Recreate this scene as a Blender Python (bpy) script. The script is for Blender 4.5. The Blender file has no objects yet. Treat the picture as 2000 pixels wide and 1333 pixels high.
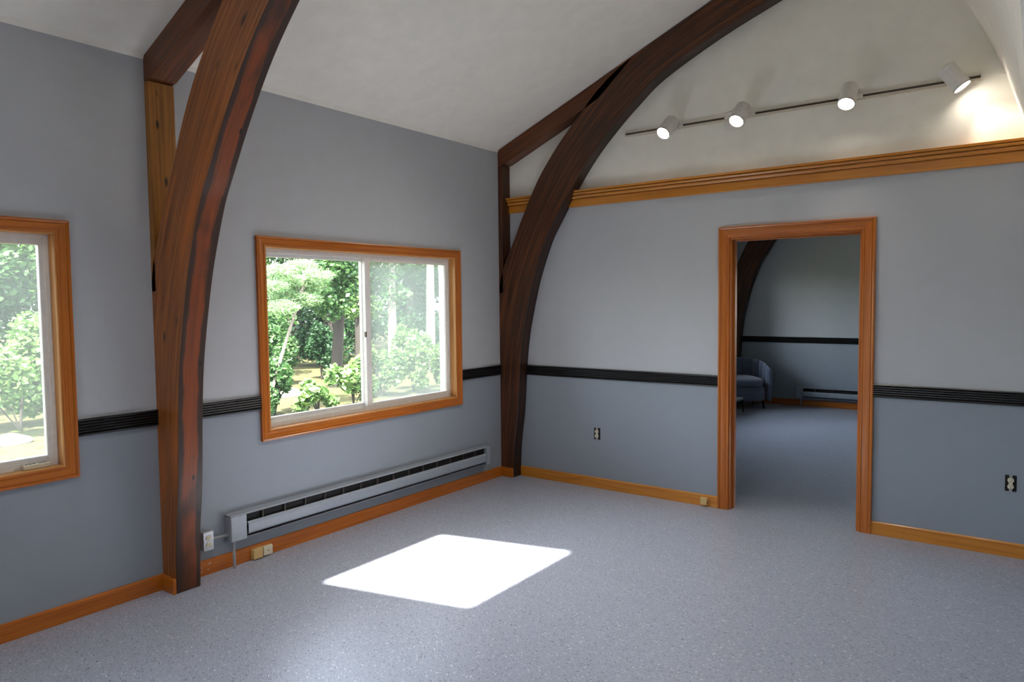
import bpy, bmesh, math, random
import numpy as np
from mathutils import Vector, Matrix, Quaternion

# ------------------------------------------------------------------ camera
scn = bpy.context.scene
col = scn.collection
F_PX, CAM = 1393.374, Vector((3.90991, -5.22373, 1.58940))
YAW, PITCH, ROLL = -0.636286, -0.056132, -0.010943


def cam_axes():
    f = Vector((math.sin(YAW) * math.cos(PITCH), math.cos(YAW) * math.cos(PITCH), math.sin(PITCH)))
    r = Vector((math.cos(YAW), -math.sin(YAW), 0))
    u = r.cross(f)
    return (math.cos(ROLL) * r + math.sin(ROLL) * u, -math.sin(ROLL) * r + math.cos(ROLL) * u, f)


CR, CU, CF = cam_axes()
cd = bpy.data.cameras.new('camera')
cd.sensor_width = 36.0
cd.lens = F_PX / 2000 * 36.0
cd.clip_start = 0.05
cam = bpy.data.objects.new('camera', cd)
col.objects.link(cam)
cam.matrix_world = Matrix(((CR.x, CU.x, -CF.x, CAM.x), (CR.y, CU.y, -CF.y, CAM.y), (CR.z, CU.z, -CF.z, CAM.z), (0, 0, 0, 1)))
scn.camera = cam


def at(u, v, x=None, y=None, z=None):
    """point where the photograph's pixel ray meets a plane"""
    d = CF + CR * ((u - 1000) / F_PX) - CU * ((v - 666.5) / F_PX)
    i, k = [(i, k) for i, k in enumerate((x, y, z)) if k is not None][0]
    return CAM + d * ((k - CAM[i]) / d[i])


# ------------------------------------------------------------------ sky, sun, exposure
scn.view_settings.view_transform = 'Standard'
scn.view_settings.look = 'None'
scn.view_settings.gamma = 1.0
scn.view_settings.use_curve_mapping = False
scn.view_settings.exposure = 1.8

SUN_DIR = Vector((-0.30, 0.526, -1.0)).normalized()      # travel of the sunlight
world = bpy.data.worlds.new('sky')
scn.world = world
world.use_nodes = True
wn = world.node_tree
wn.nodes.clear()
wo = wn.nodes.new('ShaderNodeOutputWorld')
wb = wn.nodes.new('ShaderNodeBackground')
sk = wn.nodes.new('ShaderNodeTexSky')
sk.sky_type = 'NISHITA'
sk.sun_disc = False
sk.sun_elevation = math.asin(-SUN_DIR.z)
sk.sun_rotation = math.atan2(-SUN_DIR.x, -SUN_DIR.y)
sk.air_density = 1.0
sk.dust_density = 2.0
wb.inputs['Strength'].default_value = 0.8
hs = wn.nodes.new('ShaderNodeHueSaturation')
hs.inputs['Saturation'].default_value = 0.42
wn.links.new(sk.outputs[0], hs.inputs['Color'])
wn.links.new(hs.outputs[0], wb.inputs[0])
wn.links.new(wb.outputs[0], wo.inputs[0])

sd = bpy.data.lights.new('sun', 'SUN')
sd.energy = 16.0
sd.angle = math.radians(1.0)
sd.color = (1.0, 0.95, 0.87)
sun = bpy.data.objects.new('sun', sd)
col.objects.link(sun)
sun.location = (6, -10, 16)
sun.rotation_euler = SUN_DIR.to_track_quat('-Z', 'Y').to_euler()


def portal(center, normal, w, h, up='Y'):
    d = bpy.data.lights.new('daylight_portal', 'AREA')
    d.shape = 'RECTANGLE'
    d.size, d.size_y = w, h
    d.cycles.is_portal = True
    o = bpy.data.objects.new('daylight_portal', d)
    col.objects.link(o)
    o.location = center
    o.rotation_euler = Vector(normal).to_track_quat('-Z', up).to_euler()


# ------------------------------------------------------------------ helpers
def tag(o, label=None, cat=None, group=None, kind=None):
    if label: o['label'] = label
    if cat: o['category'] = cat
    if group: o['group'] = group
    if kind: o['kind'] = kind
    return o


def empty(name, loc=(0, 0, 0), rz=0.0):
    o = bpy.data.objects.new(name, None)
    o.empty_display_size = 0.1
    col.objects.link(o)
    o.location = loc
    o.rotation_euler = (0, 0, rz)
    return o


class MB:
    """collects faces, then links them as one mesh object"""
    def __init__(s):
        s.v, s.f, s.uv, s.mi = [], [], [], []

    def face(s, pts, uv=None, mi=0):
        n = len(s.v)
        s.v += [tuple(p) for p in pts]
        s.f.append(tuple(range(n, n + len(pts))))
        s.uv.append(uv)
        s.mi.append(mi)

    def box(s, lo, hi, mi=0):
        x0, y0, z0 = lo; x1, y1, z1 = hi
        c = [(x0, y0, z0), (x1, y0, z0), (x1, y1, z0), (x0, y1, z0), (x0, y0, z1), (x1, y0, z1), (x1, y1, z1), (x0, y1, z1)]
        for q in ((0, 3, 2, 1), (4, 5, 6, 7), (0, 1, 5, 4), (1, 2, 6, 5), (2, 3, 7, 6), (3, 0, 4, 7)):
            s.face([c[i] for i in q], mi=mi)
        return s

    def loft(s, rings, closed=True, caps=True, mi=0, us=None):
        """rings: list of equal-length point lists; closed = the ring closes on itself"""
        n = len(rings[0])
        per = [0.0]
        for i in range(n):
            a, b = Vector(rings[0][i]), Vector(rings[0][(i + 1) % n])
            per.append(per[-1] + (b - a).length)
        if us is None:
            us = [0.0]
            for a, b in zip(rings, rings[1:]):
                us.append(us[-1] + (sum((Vector(p) for p in b), Vector()) / n - sum((Vector(p) for p in a), Vector()) / n).length)
        for k in range(len(rings) - 1):
            a, b = rings[k], rings[k + 1]
            for i in range(n if closed else n - 1):
                j = (i + 1) % n
                s.face([a[i], a[j], b[j], b[i]], [(us[k], per[i]), (us[k], per[i + 1]), (us[k + 1], per[i + 1]), (us[k + 1], per[i])], mi)
        if caps and closed:
            s.face(list(reversed(rings[0])), mi=mi)
            s.face(rings[-1], mi=mi)
        return s

    def tube(s, pts, r, n=10, caps=True, mi=0):
        pts = [Vector(p) for p in pts]
        rs = r if isinstance(r, (list, tuple)) else [r] * len(pts)
        rings = []
        for i, p in enumerate(pts):
            t = (pts[min(i + 1, len(pts) - 1)] - pts[max(i - 1, 0)]).normalized()
            ref = Vector((0, 0, 1)) if abs(t.z) < 0.9 else Vector((1, 0, 0))
            a = t.cross(ref).normalized(); b = t.cross(a)
            rings.append([p + (a * math.cos(2 * math.pi * k / n) + b * math.sin(2 * math.pi * k / n)) * rs[i] for k in range(n)])
        return s.loft(rings, caps=caps, mi=mi)

    def lathe(s, prof, n=32, mi=0):
        rings = [[(r * math.cos(2 * math.pi * k / n), r * math.sin(2 * math.pi * k / n), z) for k in range(n)] for r, z in prof]
        return s.loft(rings, caps=False, mi=mi)

    def build(s, name, mats, parent=None, axis=0, smooth=False, bevel=0.0, uv_off=(0, 0), merge=True, angle=35):
        me = bpy.data.meshes.new(name)
        me.from_pydata(s.v, [], s.f)
        uvl = me.uv_layers.new(name='UVMap')
        oth = [i for i in range(3) if i != axis]
        li = 0
        for fi, f in enumerate(s.f):
            for k, vi in enumerate(f):
                if s.uv[fi]:
                    u, v = s.uv[fi][k]
                else:
                    c = s.v[vi]; u, v = c[axis], c[oth[0]] + c[oth[1]]
                uvl.data[li].uv = (u + uv_off[0], v + uv_off[1])
                li += 1
        me.polygons.foreach_set('material_index', s.mi)
        if not isinstance(mats, (list, tuple)): mats = [mats]
        for m in mats: me.materials.append(m)
        if merge:
            bm = bmesh.new(); bm.from_mesh(me)
            bmesh.ops.remove_doubles(bm, verts=bm.verts, dist=1e-5)
            bmesh.ops.recalc_face_normals(bm, faces=bm.faces)
            bm.to_mesh(me); bm.free()
        if smooth:
            me.polygons.foreach_set('use_smooth', [True] * len(me.polygons))
            me.set_sharp_from_angle(angle=math.radians(angle))
        me.update()
        o = bpy.data.objects.new(name, me)
        col.objects.link(o)
        if parent: o.parent = parent
        if bevel:
            b = o.modifiers.new('bevel', 'BEVEL'); b.width = bevel; b.segments = 2; b.limit_method = 'ANGLE'
        return o


def box(name, lo, hi, mat, parent=None, axis=0, bevel=0.0):
    return MB().box(lo, hi).build(name, mat, parent, axis=axis, bevel=bevel, uv_off=(random.random() * 5, random.random() * 5))


# ------------------------------------------------------------------ materials
def srgb(r, g, b):
    f = lambda c: (c / 255 / 12.92) if c / 255 <= 0.04045 else ((c / 255 + 0.055) / 1.055) ** 2.4
    return (f(r), f(g), f(b), 1)


class NT:
    def __init__(s, name):
        s.m = bpy.data.materials.new(name); s.m.use_nodes = True
        s.t = s.m.node_tree; s.t.nodes.clear()
        s.out = s.n('ShaderNodeOutputMaterial')
    def n(s, t, **k):
        o = s.t.nodes.new(t)
        for a, b in k.items(): setattr(o, a, b)
        return o
    def l(s, a, b): s.t.links.new(a, b)
    def set(s, node, **k):
        for a, b in k.items(): node.inputs[a.replace('_', ' ')].default_value = b
        return node
    def bsdf(s, rough=0.5, spec=0.5, **k):
        b = s.n('ShaderNodeBsdfPrincipled')
        b.inputs['Roughness'].default_value = rough
        b.inputs['Specular IOR Level'].default_value = spec
        for a, c in k.items(): b.inputs[a.replace('_', ' ')].default_value = c
        s.l(b.outputs[0], s.out.inputs[0])
        return b
    def noise(s, vec, scale, detail=3, rough=0.5):
        o = s.n('ShaderNodeTexNoise'); s.set(o, Scale=scale, Detail=detail, Roughness=rough)
        if vec is not None: s.l(vec, o.inputs['Vector'])
        return o.outputs['Fac']
    def ramp(s, fac, stops, interp='LINEAR'):
        o = s.n('ShaderNodeValToRGB'); r = o.color_ramp; r.interpolation = interp
        while len(r.elements) < len(stops): r.elements.new(0.5)
        for e, (p, c) in zip(r.elements, stops): e.position = p; e.color = c if len(c) == 4 else (*c, 1)
        s.l(fac, o.inputs[0]); return o.outputs[0]
    def mapping(s, vec, scale=(1, 1, 1), loc=(0, 0, 0)):
        o = s.n('ShaderNodeMapping'); o.inputs['Scale'].default_value = scale; o.inputs['Location'].default_value = loc
        s.l(vec, o.inputs[0]); return o.outputs[0]
    def mix(s, fac, a, b, mode='MIX'):
        o = s.n('ShaderNodeMix', data_type='RGBA', blend_type=mode)
        for sock, v in ((o.inputs[0], fac), (o.inputs[6], a), (o.inputs[7], b)):
            if hasattr(v, 'links'): s.l(v, sock)
            else: sock.default_value = v
        return o.outputs[2]
    def math(s, op, a, b=0.0):
        o = s.n('ShaderNodeMath', operation=op)
        for i, v in enumerate((a, b)):
            if hasattr(v, 'links'): s.l(v, o.inputs[i])
            else: o.inputs[i].default_value = v
        return o.outputs[0]
    def bump(s, b, h, strength=0.2, dist=0.002):
        o = s.n('ShaderNodeBump'); s.set(o, Strength=strength, Distance=dist)
        s.l(h, o.inputs['Height']); s.l(o.outputs[0], b.inputs['Normal'])
    def pos(s): return s.n('ShaderNodeNewGeometry').outputs['Position']
    def uv(s): return s.n('ShaderNodeTexCoord').outputs['UV']


def paint(name, c, rough=0.55, grain=260, bump=0.25, mott=0.06, big=0.0):
    t = NT(name); b = t.bsdf(rough, 0.35); p = t.pos()
    f = t.noise(p, 9, 4)
    lo = tuple(x * (1 - mott) for x in c[:3]) + (1,); hi = tuple(min(1, x * (1 + mott)) for x in c[:3]) + (1,)
    t.l(t.ramp(f, [(0.3, lo), (0.7, hi)]), b.inputs['Base Color'])
    h = t.noise(p, grain, 2)
    if big: h = t.math('ADD', h, t.math('MULTIPLY', t.noise(p, 22, 5, 0.65), big))
    t.bump(b, h, bump, 0.0015 if not big else 0.003)
    return t.m


def plain(name, c, rough=0.5, metal=0.0, spec=0.5):
    t = NT(name); b = t.bsdf(rough, spec); b.inputs['Metallic'].default_value = metal
    f = t.noise(t.pos(), 35, 4)
    lo = tuple(x * 0.93 for x in c[:3]) + (1,)
    t.l(t.ramp(f, [(0.35, lo), (0.65, c)]), b.inputs['Base Color'])
    return t.m


def wood(name, dark, mid, light, rough=0.38, grain=1.0, knots=0.0, coat=0.0, patch=None, patch_lo=0.5, patch_hi=0.7, lam=0.0):
    t = NT(name); b = t.bsdf(rough, 0.5); uv = t.uv()
    if coat: b.inputs['Coat Weight'].default_value = coat; b.inputs['Coat Roughness'].default_value = 0.18
    warp = t.noise(t.mapping(uv, (0.9, 3, 1)), 1.6, 3)
    v = t.n('ShaderNodeCombineXYZ'); sp = t.n('ShaderNodeSeparateXYZ'); t.l(uv, sp.inputs[0])
    t.l(t.math('MULTIPLY', sp.outputs[0], 1.7), v.inputs[0])
    t.l(t.math('ADD', t.math('MULTIPLY', sp.outputs[1], 70 * grain), t.math('MULTIPLY', warp, 2.2)), v.inputs[1])
    g = t.noise(v.outputs[0], 1.0, 5, 0.62)
    c = t.ramp(g, [(0.28, dark), (0.5, mid), (0.74, light)])
    if patch:
        pf = t.noise(t.mapping(uv, (0.8, 6, 1), (3.1, 1.7, 0)), 1.5, 3)
        pm = t.ramp(pf, [(patch_lo, (0, 0, 0)), (patch_hi, (1, 1, 1))])
        c = t.mix(t.math('MULTIPLY', pm, 0.75), c, patch)
    if lam:
        w = t.n('ShaderNodeTexNoise'); t.set(w, Scale=1.0, Detail=0)
        lv = t.mapping(uv, (0.35, 62, 1)); t.l(lv, w.inputs['Vector'])
        lm = t.ramp(w.outputs['Fac'], [(0.66, (0, 0, 0)), (0.74, (1, 1, 1))])
        c = t.mix(t.math('MULTIPLY', lm, lam), c, light)
    if knots:
        vo = t.n('ShaderNodeTexVoronoi'); t.set(vo, Scale=1.0, Randomness=1.0)
        t.l(t.mapping(uv, (3.2, 9.0, 1)), vo.inputs['Vector'])
        km = t.ramp(vo.outputs['Distance'], [(0.05 * knots, (1, 1, 1)), (0.10 * knots, (0, 0, 0))])
        c = t.mix(km, c, (dark[0] * .25, dark[1] * .25, dark[2] * .25, 1))
    t.l(c, b.inputs['Base Color'])
    t.l(t.math('ADD', t.math('MULTIPLY', g, 0.25), rough - 0.12), b.inputs['Roughness'])
    t.bump(b, g, 0.18, 0.0015)
    return t.m


M = {}
M['wall_up'] = paint('paint_grey_upper', srgb(184, 186, 190), mott=0.015)
M['wall_low'] = paint('paint_slate_lower', srgb(146, 153, 162), mott=0.015)
M['plaster'] = paint('plaster_white', srgb(238, 234, 222), 0.6, 240, 0.35, 0.03, big=1.6)
M['ceiling'] = paint('ceiling_white', srgb(244, 239, 228), 0.7, 300, 0.4, 0.03, big=0.6)
M['rail'] = plain('black_gloss_paint', srgb(17, 17, 19), 0.33)
M['oak'] = wood('orange_oak', srgb(150, 76, 12), srgb(180, 98, 20), srgb(198, 116, 32), 0.33, 1.0, 0, coat=0.25)
M['pine'] = wood('golden_pine', srgb(178, 106, 26), srgb(200, 128, 40), srgb(212, 144, 56), 0.34, 0.6, 0.4, coat=0.25)
M['jamb'] = wood('lit_jamb_wood', srgb(166, 104, 44), srgb(206, 146, 80), srgb(220, 166, 102), 0.4, 1.0)  # paler than the casing: daylight on the jambs is put into the colour
M['beam'] = wood('brown_beam', srgb(84, 46, 18), srgb(142, 82, 36), srgb(184, 112, 54), 0.42, 0.8, 1.5, patch=srgb(188, 102, 34), patch_lo=0.52, patch_hi=0.72)
M['beam_in'] = None
M['beam_dark'] = wood('dark_beam', srgb(38, 20, 9), srgb(68, 37, 16), srgb(120, 64, 26), 0.4, 0.8, 0.7, patch=srgb(110, 54, 18), patch_lo=0.6, patch_hi=0.78, lam=0.9)  # darker than the near beam: deeper stain plus its dimmer light in the colour
M['post'] = wood('amber_post', srgb(100, 60, 16), srgb(146, 92, 30), srgb(170, 112, 42), 0.4, 0.8, 1.1)
M['rafter'] = wood('rafter_brown', srgb(54, 28, 12), srgb(94, 50, 22), srgb(130, 72, 32), 0.42, 0.8, 0.8)


def intrados_mat(name, edge, centre, lo, hi):
    """inner face of an arch: dark edges left by old paint, redder bare strip between"""
    t = NT(name); b = t.bsdf(0.4, 0.5); uv = t.uv()
    sp = t.n('ShaderNodeSeparateXYZ'); t.l(uv, sp.inputs[0])
    wob = t.noise(t.mapping(uv, (2.2, 1, 1)), 1.3, 4)
    vv = t.math('ADD', sp.outputs[1], t.math('MULTIPLY', t.math('SUBTRACT', wob, 0.5), 0.07))
    g = t.noise(t.mapping(uv, (1.6, 55, 1)), 1.0, 5, 0.62)
    ce = t.ramp(g, [(0.3, tuple(x * 0.55 for x in centre[:3])), (0.65, centre)])
    ed = t.ramp(g, [(0.3, tuple(x * 0.5 for x in edge[:3])), (0.7, edge)])
    m1 = t.ramp(vv, [(lo, (0, 0, 0)), (lo + 0.012, (1, 1, 1)), (hi - 0.008, (1, 1, 1)), (hi, (0, 0, 0))])
    br = t.ramp(t.noise(t.mapping(uv, (1.1, 2, 1), (4, 2, 0)), 1.7, 3), [(0.40, (0.15, 0.15, 0.15)), (0.52, (1, 1, 1))])
    c = t.mix(t.math('MULTIPLY', m1, br), ed, ce)
    vo = t.n('ShaderNodeTexVoronoi'); t.set(vo, Scale=1.0, Randomness=1.0)
    t.l(t.mapping(uv, (4.5, 9.0, 1)), vo.inputs['Vector'])
    km = t.ramp(vo.outputs['Distance'], [(0.05, (1, 1, 1)), (0.10, (0, 0, 0))])
    c = t.mix(km, c, (0.006, 0.004, 0.003, 1))
    t.l(c, b.inputs['Base Color']); t.bump(b, g, 0.18, 0.0015)
    return t.m


M['beam_in'] = intrados_mat('brown_beam_inner', srgb(66, 41, 23), srgb(142, 68, 18), 0.022, 0.112)
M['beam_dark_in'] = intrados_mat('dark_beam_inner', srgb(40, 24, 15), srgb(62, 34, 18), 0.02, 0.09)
M['vinyl'] = plain('white_vinyl', srgb(236, 232, 226), 0.35)
M['heater'] = plain('grey_heater_enamel', srgb(150, 158, 168), 0.35)
M['black'] = plain('matt_black', srgb(14, 12, 12), 0.7)
M['fin'] = plain('fin_steel', srgb(120, 112, 104), 0.4, 0.6)
M['conduit'] = plain('galvanised_steel', srgb(176, 178, 180), 0.35, 0.5)
M['ivory'] = plain('ivory_plastic', srgb(222, 212, 186), 0.4)
M['tan'] = plain('tan_plastic', srgb(212, 178, 118), 0.45)
M['whitepl'] = plain('white_lamp_enamel', srgb(226, 222, 216), 0.4)
M['steel'] = plain('brushed_steel', srgb(190, 190, 188), 0.3, 0.8)
M['track'] = plain('track_grey', srgb(206, 196, 176), 0.4)
M['slot'] = plain('track_slot_dark', srgb(58, 50, 40), 0.35, 0.3)
M['velvet'] = plain('slate_blue_velvet', srgb(92, 102, 124), 0.85, 0, 0.25)
M['velvet'].node_tree.nodes['Principled BSDF'].inputs['Sheen Weight'].default_value = 0.7
M['latch'] = plain('bronze_latch', srgb(96, 84, 74), 0.4, 0.5)


def floor_mat():
    t = NT('speckled_vinyl_floor'); b = t.bsdf(0.36, 0.5); p = t.pos()
    base = t.ramp(t.noise(p, 60, 4, 0.7), [(0.3, srgb(147, 153, 168)), (0.7, srgb(164, 170, 185))])
    c = base
    rot = t.n('ShaderNodeVectorRotate'); rot.rotation_type = 'Z_AXIS'; t.l(p, rot.inputs['Vector']); rot.inputs['Angle'].default_value = 0.5
    for sc, loc, colr, thr, dist in ((62, 0, srgb(98, 102, 112), 0.74, 0.27), (54, 3.3, srgb(222, 225, 230), 0.82, 0.23), (95, 7.7, srgb(122, 126, 136), 0.6, 0.34), (80, 5.1, srgb(188, 192, 200), 0.62, 0.32), (46, 9.9, srgb(62, 64, 72), 0.91, 0.18)):
        vo = t.n('ShaderNodeTexVoronoi'); t.set(vo, Scale=float(sc), Randomness=1.0)
        t.l(t.mapping(rot.outputs[0], (0.62, 1.7, 1), (loc, loc * 1.7, 0)), vo.inputs['Vector'])
        s1 = t.n('ShaderNodeSeparateColor'); t.l(vo.outputs['Color'], s1.inputs[0])
        m = t.math('MULTIPLY', t.math('GREATER_THAN', s1.outputs[0], thr), t.math('LESS_THAN', vo.outputs['Distance'], dist))
        c = t.mix(t.math('MULTIPLY', m, 0.8), c, colr)
    t.l(c, b.inputs['Base Color'])
    r = t.noise(p, 2.3, 5)
    t.l(t.math('ADD', t.math('MULTIPLY', r, 0.12), 0.29), b.inputs['Roughness'])
    t.bump(b, t.noise(p, 90, 3), 0.05, 0.001)
    return t.m


M['floor'] = floor_mat()


def glass(name, haze, tint=(0.96, 0.98, 0.97, 1)):
    """window pane: clear glass, or glass with a bright film of dust / insect mesh over it"""
    t = NT(name)
    tr = t.n('ShaderNodeBsdfTransparent'); tr.inputs[0].default_value = tint
    gl = t.n('ShaderNodeBsdfGlossy'); gl.inputs['Roughness'].default_value = 0.02
    m = t.n('ShaderNodeMixShader'); fr = t.n('ShaderNodeFresnel'); fr.inputs[0].default_value = 1.25
    t.l(fr.outputs[0], m.inputs[0]); t.l(tr.outputs[0], m.inputs[1]); t.l(gl.outputs[0], m.inputs[2])
    o = m.outputs[0]
    if haze:
        tl = t.n('ShaderNodeBsdfTranslucent'); tl.inputs[0].default_value = (0.30, 0.325, 0.30, 1)
        h = t.n('ShaderNodeMixShader')
        f = t.noise(t.pos(), 2.2, 3)
        t.l(t.math('MULTIPLY', t.math('ADD', t.math('MULTIPLY', f, 0.7), 0.65), haze), h.inputs[0])
        t.l(o, h.inputs[1]); t.l(tl.outputs[0], h.inputs[2]); o = h.outputs[0]
    t.l(o, t.out.inputs[0])
    return t.m


M['glass'] = glass('clear_pane', 0.015)
M['glass_haze'] = glass('hazy_pane', 0.34)
M['glass_mid'] = glass('dusty_pane', 0.2)


def leaf(name, c1, c2):
    t = NT(name)
    oi = t.n('ShaderNodeNewGeometry').outputs['Random Per Island']
    c = t.ramp(oi, [(0.0, c1), (1.0, c2)])
    b = t.n('ShaderNodeBsdfPrincipled'); b.inputs['Roughness'].default_value = 0.45; t.l(c, b.inputs['Base Color'])
    tl = t.n('ShaderNodeBsdfTranslucent'); t.l(c, tl.inputs[0])
    m = t.n('ShaderNodeMixShader'); m.inputs[0].default_value = 0.35
    t.l(b.outputs[0], m.inputs[1]); t.l(tl.outputs[0], m.inputs[2]); t.l(m.outputs[0], t.out.inputs[0])
    return t.m


M['leaf_mid'] = leaf('leaf_mid', srgb(36, 68, 36), srgb(84, 118, 64))
M['leaf_dark'] = leaf('leaf_dark', srgb(22, 46, 28), srgb(54, 86, 50))
M['leaf_light'] = leaf('leaf_light', srgb(70, 106, 52), srgb(122, 150, 86))
M['needle'] = leaf('needle', srgb(92, 130, 88), srgb(150, 174, 124))
M['bark'] = plain('bark_dark', srgb(40, 34, 29), 0.9)
M['bark_mid'] = plain('bark_mid', srgb(104, 96, 86), 0.9)
M['bark_pale'] = plain('bark_pale', srgb(142, 134, 124), 0.85)
M['rock'] = plain('grey_rock', srgb(150, 140, 132), 0.9)


def ground_mat():
    t = NT('leaf_litter_ground'); b = t.bsdf(0.95, 0.1); p = t.pos()
    t.l(t.ramp(t.noise(p, 5.5, 6, 0.7), [(0.35, srgb(40, 50, 28)), (0.5, srgb(76, 66, 48)), (0.62, srgb(62, 82, 42)), (0.75, srgb(112, 94, 72))]), b.inputs['Base Color'])
    t.bump(b, t.noise(p, 30, 5), 0.6, 0.03)
    return t.m


M['ground'] = ground_mat()

# ------------------------------------------------------------------ the room shell
RAILB, RAILT = 0.925, 1.012
SPLIT = 0.965
KNEE, SLOPE = 2.93, 0.416
RX, RZ = 2.90, 4.136                    # ridge
CURVE = [(RX, RZ), (3.48, 3.43), (3.57, 3.25), (3.651, 3.081), (3.705, 2.951), (3.812, 2.604), (3.845, 2.44), (3.88, 2.25), (3.925, 1.8), (3.945, 1.2), (3.947, SPLIT), (3.95, 0.0)]
YF, YB, TH = -9.6, 5.73, 0.12           # front wall, far wall, partition thickness
AX, AY = 5.7, -3.6                      # side bay: its outer wall and its end

W2 = (-2.532, -0.728, 0.787, 1.948)     # clear opening of the middle window: y0, y1, z0, z1
W1 = (-5.52, -3.717, 0.787, 1.948)
W0 = (-7.7, -6.3, 0.787, 1.948)  # unseen opening, added to let more daylight in
W3 = (2.3, 4.95, 0.786, 2.05)
DOOR = (2.058, 2.962, 2.040)


def grid_wall(name, s0, s1, z0, z1, holes, place, mats, mi_of, thick, parent=None, extra_s=(), extra_z=()):
    """flat wall with rectangular holes; place(s, z, depth) -> world"""
    S = sorted({s0, s1, *extra_s, *[h[0] for h in holes], *[h[1] for h in holes]})
    Z = sorted({z0, z1, *extra_z, *[h[2] for h in holes], *[h[3] for h in holes]})
    S = [s for s in S if s0 <= s <= s1]; Z = [z for z in Z if z0 <= z <= z1]
    def solid(i, j):
        if not (0 <= i < len(S) - 1 and 0 <= j < len(Z) - 1): return False
        a, b = (S[i] + S[i + 1]) / 2, (Z[j] + Z[j + 1]) / 2
        return not any(h[0] < a < h[1] and h[2] < b < h[3] for h in holes)
    mb = MB()
    for i in range(len(S) - 1):
        for j in range(len(Z) - 1):
            if not solid(i, j): continue
            a, b, c, d = S[i], S[i + 1], Z[j], Z[j + 1]
            mi = mi_of((c + d) / 2)
            mb.face([place(a, c, 0), place(b, c, 0), place(b, d, 0), place(a, d, 0)], mi=mi)
            mb.face([place(a, c, thick), place(a, d, thick), place(b, d, thick), place(b, c, thick)], mi=mi)
            for (ni, nj, p, q) in ((i - 1, j, (a, c), (a, d)), (i + 1, j, (b, d), (b, c)), (i, j - 1, (b, c), (a, c)), (i, j + 1, (a, d), (b, d))):
                if not solid(ni, nj):
                    mb.face([place(*p, 0), place(*q, 0), place(*q, thick), place(*p, thick)], mi=mi)
    return mb.build(name, mats, parent)


two = lambda z: 0 if z > SPLIT else 1
WM = [M['wall_up'], M['wall_low'], M['plaster']]
holes_l = [W0, W1, W2, W3]
o = grid_wall('wall_left', YF, YB + 0.1, 0, KNEE, holes_l, lambda s, z, d: (-d, s, z), WM, two, 0.16, extra_z=(SPLIT,))
tag(o, 'grey painted window wall with slate blue lower half', 'wall', kind='structure')


def ceil_z(x): return KNEE + SLOPE * x


# partition with the cased opening: polygon above the ledge follows the roof
LEDGE = 2.44
pw = grid_wall('wall_back', 0, 4.02, 0, LEDGE, [(DOOR[0], DOOR[1], -1, DOOR[2])], lambda s, z, d: (s, d, z), WM, two, TH, extra_z=(SPLIT,))
tag(pw, 'grey and slate blue end wall with the doorway', 'wall', kind='structure')


def gable(name, y0, y1, z0, label):
    prof = [(0, z0), (4.02, z0), (4.02, 2.3), *[(x + 0.01, z) for x, z in reversed(CURVE) if z > 2.5], (0, KNEE + 0.01)]
    mb = MB()
    mb.loft([[(x, y0, z) for x, z in prof], [(x, y1, z) for x, z in prof]], mi=0)
    return tag(mb.build(name, M['plaster'], axis=0), label, 'wall', kind='structure')


gable('wall_gable', 0, TH, LEDGE, 'white textured plaster gable above the wooden ledge')

# far wall of the next room, with a window out of sight of the doorway
W4 = (2.5, 3.75, 0.786, 1.955)
o = grid_wall('wall_far', 0, 4.02, 0, LEDGE, [W4], lambda s, z, d: (s, YB + d, z), WM, two, 0.16, extra_z=(SPLIT,))
tag(o, 'end wall of the next room seen through the doorway', 'wall', kind='structure')
prof = [(0, LEDGE), (4.02, LEDGE), *[(x + 0.01, z) for x, z in reversed(CURVE) if z > 2.5], (0, KNEE + 0.01)]
o = MB().loft([[(x, YB, z) for x, z in prof], [(x, YB + 0.16, z) for x, z in prof]]).build('wall_far_gable', M['wall_up'])
tag(o, 'upper part of the far end wall under the roof slope', 'wall', kind='structure')

# front wall behind the camera, with two windows
FW = []
o = grid_wall('wall_front', 0, AX, 0, 2.604, FW, lambda s, z, d: (s, YF - d, z), WM, two, 0.16, extra_z=(SPLIT,))
tag(o, 'grey painted wall behind the camera', 'wall', kind='structure')
prof = [(0, 2.604), (3.812, 2.604), *[(x, z) for x, z in reversed(CURVE) if z > 2.7], (0, KNEE)]
o = MB().loft([[(x, YF, z) for x, z in prof], [(x, YF - 0.16, z) for x, z in prof]]).build('wall_front_gable', M['plaster'])
tag(o, 'white plaster gable behind the camera', 'wall', kind='structure')

# floor
o = MB().box((-0.16, YF - 0.16, -0.2), (AX + 0.16, YB + 0.16, 0)).build('floor', M['floor'])
tag(o, 'speckled grey blue vinyl floor', 'floor', kind='structure')

# ceilings (sheet 4 cm thick)
t_ = 0.04
SKX0, SKX1, SKY0, SKY1 = 1.775, 2.790, -4.61, -3.61      # roof light
SK2 = (-8.0, -7.2)                                         # unseen second one farther back, added for more bounced sunlight
mb = MB()
def slab(xa, xb, y0, y1):
    mb.loft([[(xa, y, ceil_z(xa)), (xb, y, ceil_z(xb)), (xb, y, ceil_z(xb) + t_), (xa, y, ceil_z(xa) + t_)] for y in (y0, y1)])
slab(-0.3, SKX0, YF - 0.3, YB + 0.3)
slab(SKX1, RX, YF - 0.3, YB + 0.3)
slab(SKX0, SKX1, YF - 0.3, SK2[0])
slab(SKX0, SKX1, SK2[1], SKY0)
slab(SKX0, SKX1, SKY1, YB + 0.3)
o = mb.build('ceiling', M['ceiling'], axis=1)
tag(o, 'white sloping ceiling above the windows', 'ceiling', kind='structure')

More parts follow.
